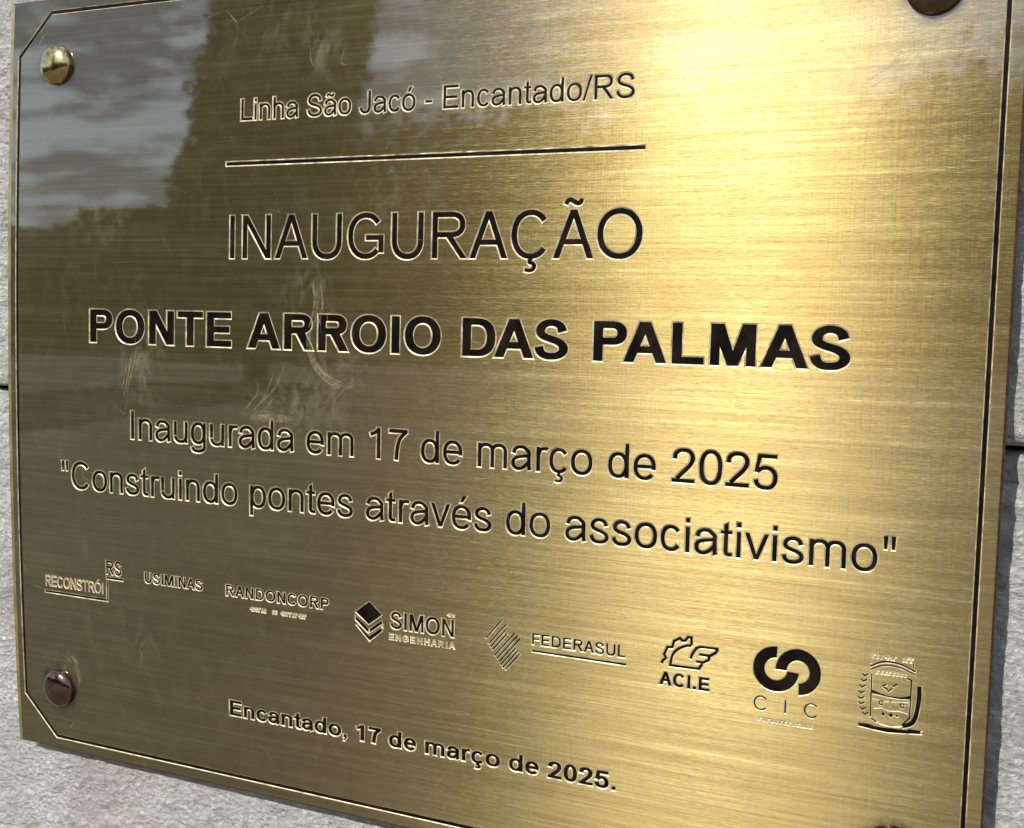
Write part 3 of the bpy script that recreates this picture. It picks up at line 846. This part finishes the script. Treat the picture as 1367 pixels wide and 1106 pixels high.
# ------------------------------------------------------------------ stone wall
def stone_material():
    m, t, b = mat('rough_pale_stone')
    n1 = nz(t, objcoord(t, (1, 1, 1)), 22.0, 8, 0.65, 0.5)
    n2 = nz(t, objcoord(t, (1, 1, 1), loc=(4, 2, 7)), 7.0, 5, 0.6, 0.3)
    n3 = nz(t, objcoord(t, (1, 1, 1)), 260.0, 6, 0.75, 0.6)
    vor = N(t, 'ShaderNodeTexVoronoi'); vor.inputs['Scale'].default_value = 210.0
    lk(t, objcoord(t, (1, 1, 1.7)), vor.inputs['Vector'])
    c = ramp(t, n1, [(0.3, (0.55, 0.555, 0.55)), (0.55, (0.70, 0.705, 0.70)), (0.75, (0.78, 0.78, 0.77))])
    c = mixc(t, ramp(t, n2, [(0.54, 0.0), (0.68, 0.6)]), c, (0.56, 0.51, 0.49))
    c = mixc(t, ramp(t, n3, [(0.24, 0.6), (0.37, 0.0)]), c, (0.26, 0.24, 0.22))
    stain = nz(t, objcoord(t, (1, 1, 0.45), loc=(1, 3, 9)), 45.0, 7, 0.7, 0.6)
    c = mixc(t, ramp(t, stain, [(0.50, 0.0), (0.70, 0.55)]), c, (0.37, 0.36, 0.34))
    pit = nz(t, objcoord(t, (1, 1, 1), loc=(2, 2, 2)), 420.0, 3, 0.6)
    c = mixc(t, ramp(t, pit, [(0.27, 0.75), (0.34, 0.0)]), c, (0.15, 0.13, 0.115))
    lk(t, c, b.inputs['Base Color'])
    b.inputs['Roughness'].default_value = 0.95
    b.inputs['Specular IOR Level'].default_value = 0.25
    rid = N(t, 'ShaderNodeTexNoise'); rid.noise_type = 'RIDGED_MULTIFRACTAL'
    rid.inputs['Scale'].default_value = 95.0; rid.inputs['Detail'].default_value = 5.0; rid.inputs['Distortion'].default_value = 0.8
    lk(t, objcoord(t, (1, 1, 1.5)), rid.inputs['Vector'])
    h = mth(t, 'ADD', n3, mth(t, 'MULTIPLY', vor.outputs['Distance'], 0.35))
    h = mth(t, 'ADD', h, mth(t, 'MULTIPLY', rid.outputs['Fac'], 0.28))
    lk(t, bump(t, h, 1.0, 0.0085), b.inputs['Normal'])
    return m
M_STONE = stone_material()
M_MORTAR = simple('dark_joint_mortar', (0.06, 0.055, 0.05), 0.95, var=0.3)
J = -1.06
wall = empty('stone_wall', 'pale grey rough stone block wall behind the brass plaque', 'wall', loc=(0, 0, Z0))
def wall_z(x, y): return (-0.25 - 0.008 * x) if y > J else (-0.46 - 0.011 * x)
CRACKS = [(-11.5, -9.2, 2.23, .16, .05), (-11, -9.2, -4.95, .10, .05), (9.2, 12, -1.55, .14, .05), (9.2, 12, -2.05, .12, .04), (-10.05, -9.86, -5.47, .25, .10), (9.2, 12, .35, .08, .04), (-11, -9.3, -7.6, .08, .05)]
def block(x0, x1, y0, y1, seed, step):
    g = 0.05
    x0 += g; x1 -= g; y0 += g; y1 -= g
    nx, ny = max(2, int((x1 - x0) / step)), max(2, int((y1 - y0) / step))
    vv, ff = [], []
    for j in range(ny + 1):
        for i in range(nx + 1):
            x = x0 + (x1 - x0) * i / nx; y = y0 + (y1 - y0) * j / ny
            d = min(x - x0, x1 - x, y - y0, y1 - y)
            rnd_edge = -0.16 * max(0, 1 - d / 0.16) ** 2
            q = Vector((x, y * 1.6, seed))
            n_ = 0.085 * noise.fractal(q * 2.6, 0.8, 2.1, 6) + 0.05 * noise.noise(q * .45)
            e = 0.03 * noise.noise(Vector((x * 3, y * 3, seed + 9)))
            for (ca, cb, cy_, cd, cw) in CRACKS:
                if ca < x < cb:
                    yy = cy_ + .06 * noise.noise(Vector((x * 1.3, cy_, 0))) + .02 * noise.noise(Vector((x * 6, cy_, 3)))
                    n_ -= cd * math.exp(-((y - yy) / cw) ** 2) * (.6 + .4 * noise.noise(Vector((x * 2.5, cy_, 1))))
            vv.append((x * U, -(wall_z(x, (y0 + y1) / 2) - .06 + n_ + rnd_edge + e * (d < .1)) * U, y * U))
    w_ = nx + 1
    for j in range(ny):
        for i in range(nx): ff.append((j * w_ + i, j * w_ + i + 1, (j + 1) * w_ + i + 1, (j + 1) * w_ + i))
    # returns of the block into the joint
    ring_ = [i for i in range(w_)] + [j * w_ + nx for j in range(1, ny + 1)] + [ny * w_ + i for i in range(nx - 1, -1, -1)] + [j * w_ for j in range(ny - 1, 0, -1)]
    b = len(vv)
    for i in ring_: vv.append((vv[i][0], 1.2 * U + .03, vv[i][2]))
    for k in range(len(ring_)):
        k2 = (k + 1) % len(ring_)
        ff.append((ring_[k], b + k, b + k2, ring_[k2]))
    return link_mesh('stone_block', vv, ff, [M_STONE], wall, None, True)
J = -1.06
for (x0, x1, y0, y1, st_) in ((-13.4, 1.5, J, 8.6, .065), (1.5, 15.5, J, 8.6, .11), (-12.8, 1.5, -12.2, J, .065), (1.5, 16.0, -12.2, J, .075), (-24, -12.8, -12.2, J, .3),
                              (-24, 24, 8.6, 18.0, .5), (-24, 24, -21, -12.2, .5), (-28, -13.4, J, 8.6, .3), (15.5, 30, J, 8.6, .3)):
    block(x0, x1, y0, y1, x0 * 1.3 + y0, st_)
mo = link_mesh('mortar', [(-30 * U, 1.4 * U, -21 * U), (30 * U, 1.4 * U, -21 * U), (30 * U, 1.4 * U, 19 * U), (-30 * U, 1.4 * U, 19 * U)], [(0, 1, 2, 3)], [M_MORTAR], wall)

# ------------------------------------------------------------------ the place mirrored in the brass: ground, woods, a tall tree
M_GROUND = simple('dry_earth', (0.17, 0.135, 0.085), 0.95, var=0.35, vscale=0.02)
gn = 24
gvv = []
for j in range(gn + 1):
    for i in range(gn + 1):
        u, v = (i / gn * 2 - 1), (j / gn * 2 - 1)
        gvv.append((u * abs(u) * 1500, v * abs(v) * 1500, 0))
gff = [(j * (gn + 1) + i, j * (gn + 1) + i + 1, (j + 1) * (gn + 1) + i + 1, (j + 1) * (gn + 1) + i) for j in range(gn) for i in range(gn)]
gr = link_mesh('ground', gvv, gff, [M_GROUND]); gr['kind'] = 'structure'
M_LEAF = simple('dark_foliage', (0.085, 0.092, 0.038), 0.7, var=0.5, vscale=0.02)
M_BARK = simple('grey_bark', (0.12, 0.09, 0.065), 0.9, var=0.3, vscale=0.3)
def leaf_quads(pts, size, r):
    vv, ff = [], []
    for (x, y, z) in pts:
        s = size * r.uniform(.6, 1.4)
        a = Vector((r.gauss(0, 1), r.gauss(0, 1), r.gauss(0, 1))).normalized()
        b_ = a.cross(Vector((r.gauss(0, 1), r.gauss(0, 1), r.gauss(0, 1)))).normalized()
        k = len(vv); c = Vector((x, y, z))
        for q in (a * s, b_ * s * .6, -a * s, -b_ * s * .6): vv.append(tuple(c + q))
        ff.append((k, k + 1, k + 2, k + 3))
    return vv, ff
def tree(az, dist, top, halfw, name, label, seed):
    r = random.Random(seed)
    x, y = -math.sin(math.radians(az)) * dist, -math.cos(math.radians(az)) * dist
    root = empty(name, label, 'tree', loc=(x, y, 0))
    prof = []
    vv, ff = [], []
    def limb(a, b, r0, r1):
        a, b = Vector(a), Vector(b); k = len(vv); d = (b - a).normalized(); u = d.orthogonal().normalized(); w2 = d.cross(u)
        for c, rr in ((a, r0), (b, r1)):
            for i in range(8): vv.append(tuple(c + (u * math.cos(i * math.pi / 4) + w2 * math.sin(i * math.pi / 4)) * rr))
        for i in range(8): ff.append((k + i, k + (i + 1) % 8, k + 8 + (i + 1) % 8, k + 8 + i))
    limb((0, 0, 0), (0, 0, top * .5), .28, .17); limb((0, 0, top * .5), (.1, 0, top * .9), .17, .04)
    cl = []
    for i in range(84):
        h = top * (.08 + .90 * i / 83); a = r.uniform(0, 6.28); rr = halfw * (1.06 - .25 * h / top) * r.uniform(.25, .82)
        c = (math.cos(a) * rr, math.sin(a) * rr, h); cl.append(c); limb((0, 0, h * .85), c, .06, .02)
    pts = []
    for _ in range(26000):
        h = top * (.05 + .95 * r.random())
        a = r.uniform(0, 6.283)
        wd_ = halfw * (1.05 - .25 * h / top) * (1 + .16 * noise.noise(Vector((math.cos(a) * 1.1, math.sin(a) * 1.1, h * .55 + seed))) + .14 * noise.noise(Vector((math.cos(a) * 2, math.sin(a) * 2, h * 2.2))))
        rr = wd_ * r.random() ** .4 + r.gauss(0, .05)
        pts.append((math.cos(a) * rr, math.sin(a) * rr, h))
    link_mesh('trunk', vv, ff, [M_BARK], root)
    lv, lf = leaf_quads(pts, .12, r)
    link_mesh('crown', lv, lf, [M_LEAF], root)
tree(35.7, 25.0, 12.0, 2.05, 'tall_tree', 'tall narrow dark tree facing the wall, mirrored as the dark band on the plaque', 3)
# woods along the skyline
r = random.Random(5)
pts = []
def skyline(az):
    e = 5.2 + 0.12 * math.sin(az * .9) + .35 * noise.noise(Vector((az * .35, 0, 2)))
    if az < 33: e = 10.3 + 1.2 * noise.noise(Vector((az * .2, 3, 0)))
    elif az < 44: e = 6.3 + .4 * noise.noise(Vector((az * .5, 1, 0)))
    return e
for k in range(80000):
    az = r.uniform(-75, 75)
    d = 60 + r.uniform(-3, 5)
    top = 1.45 + d * math.tan(math.radians(skyline(az))) 
    z = top * (1 - r.random() ** 1.6) + (r.uniform(-.3, .25) if az > 33 else r.gauss(-.6, 1.3))
    pts.append((-math.sin(math.radians(az)) * d, -math.cos(math.radians(az)) * d, max(.1, z)))
lv, lf = leaf_quads(pts, .38, r)
wd = link_mesh('woods', lv, lf, [M_LEAF]); wd['kind'] = 'stuff'
wd['label'] = 'dark wooded skyline facing the wall'
# the hillside behind the trees closes the gaps between their stems
hv, hf = [], []
K = 150
for i in range(K + 1):
    az = -80 + 160 * i / K
    c_, q_ = -math.sin(math.radians(az)), -math.cos(math.radians(az))
    t_ = math.tan(math.radians(skyline(az) * (.86 if az > 33 else .78)))
    for d, z in ((66, 0), (72, 1.0 + 72 * t_ * .97), (95, 1.4 + 95 * t_), (180, 0)): hv.append((c_ * d, q_ * d, z))
for i in range(K):
    for k in range(3): hf.append((i * 4 + k, (i + 1) * 4 + k, (i + 1) * 4 + k + 1, i * 4 + k + 1))
hl = link_mesh('hill', hv, hf, [M_LEAF], None, None, True); hl['kind'] = 'structure'
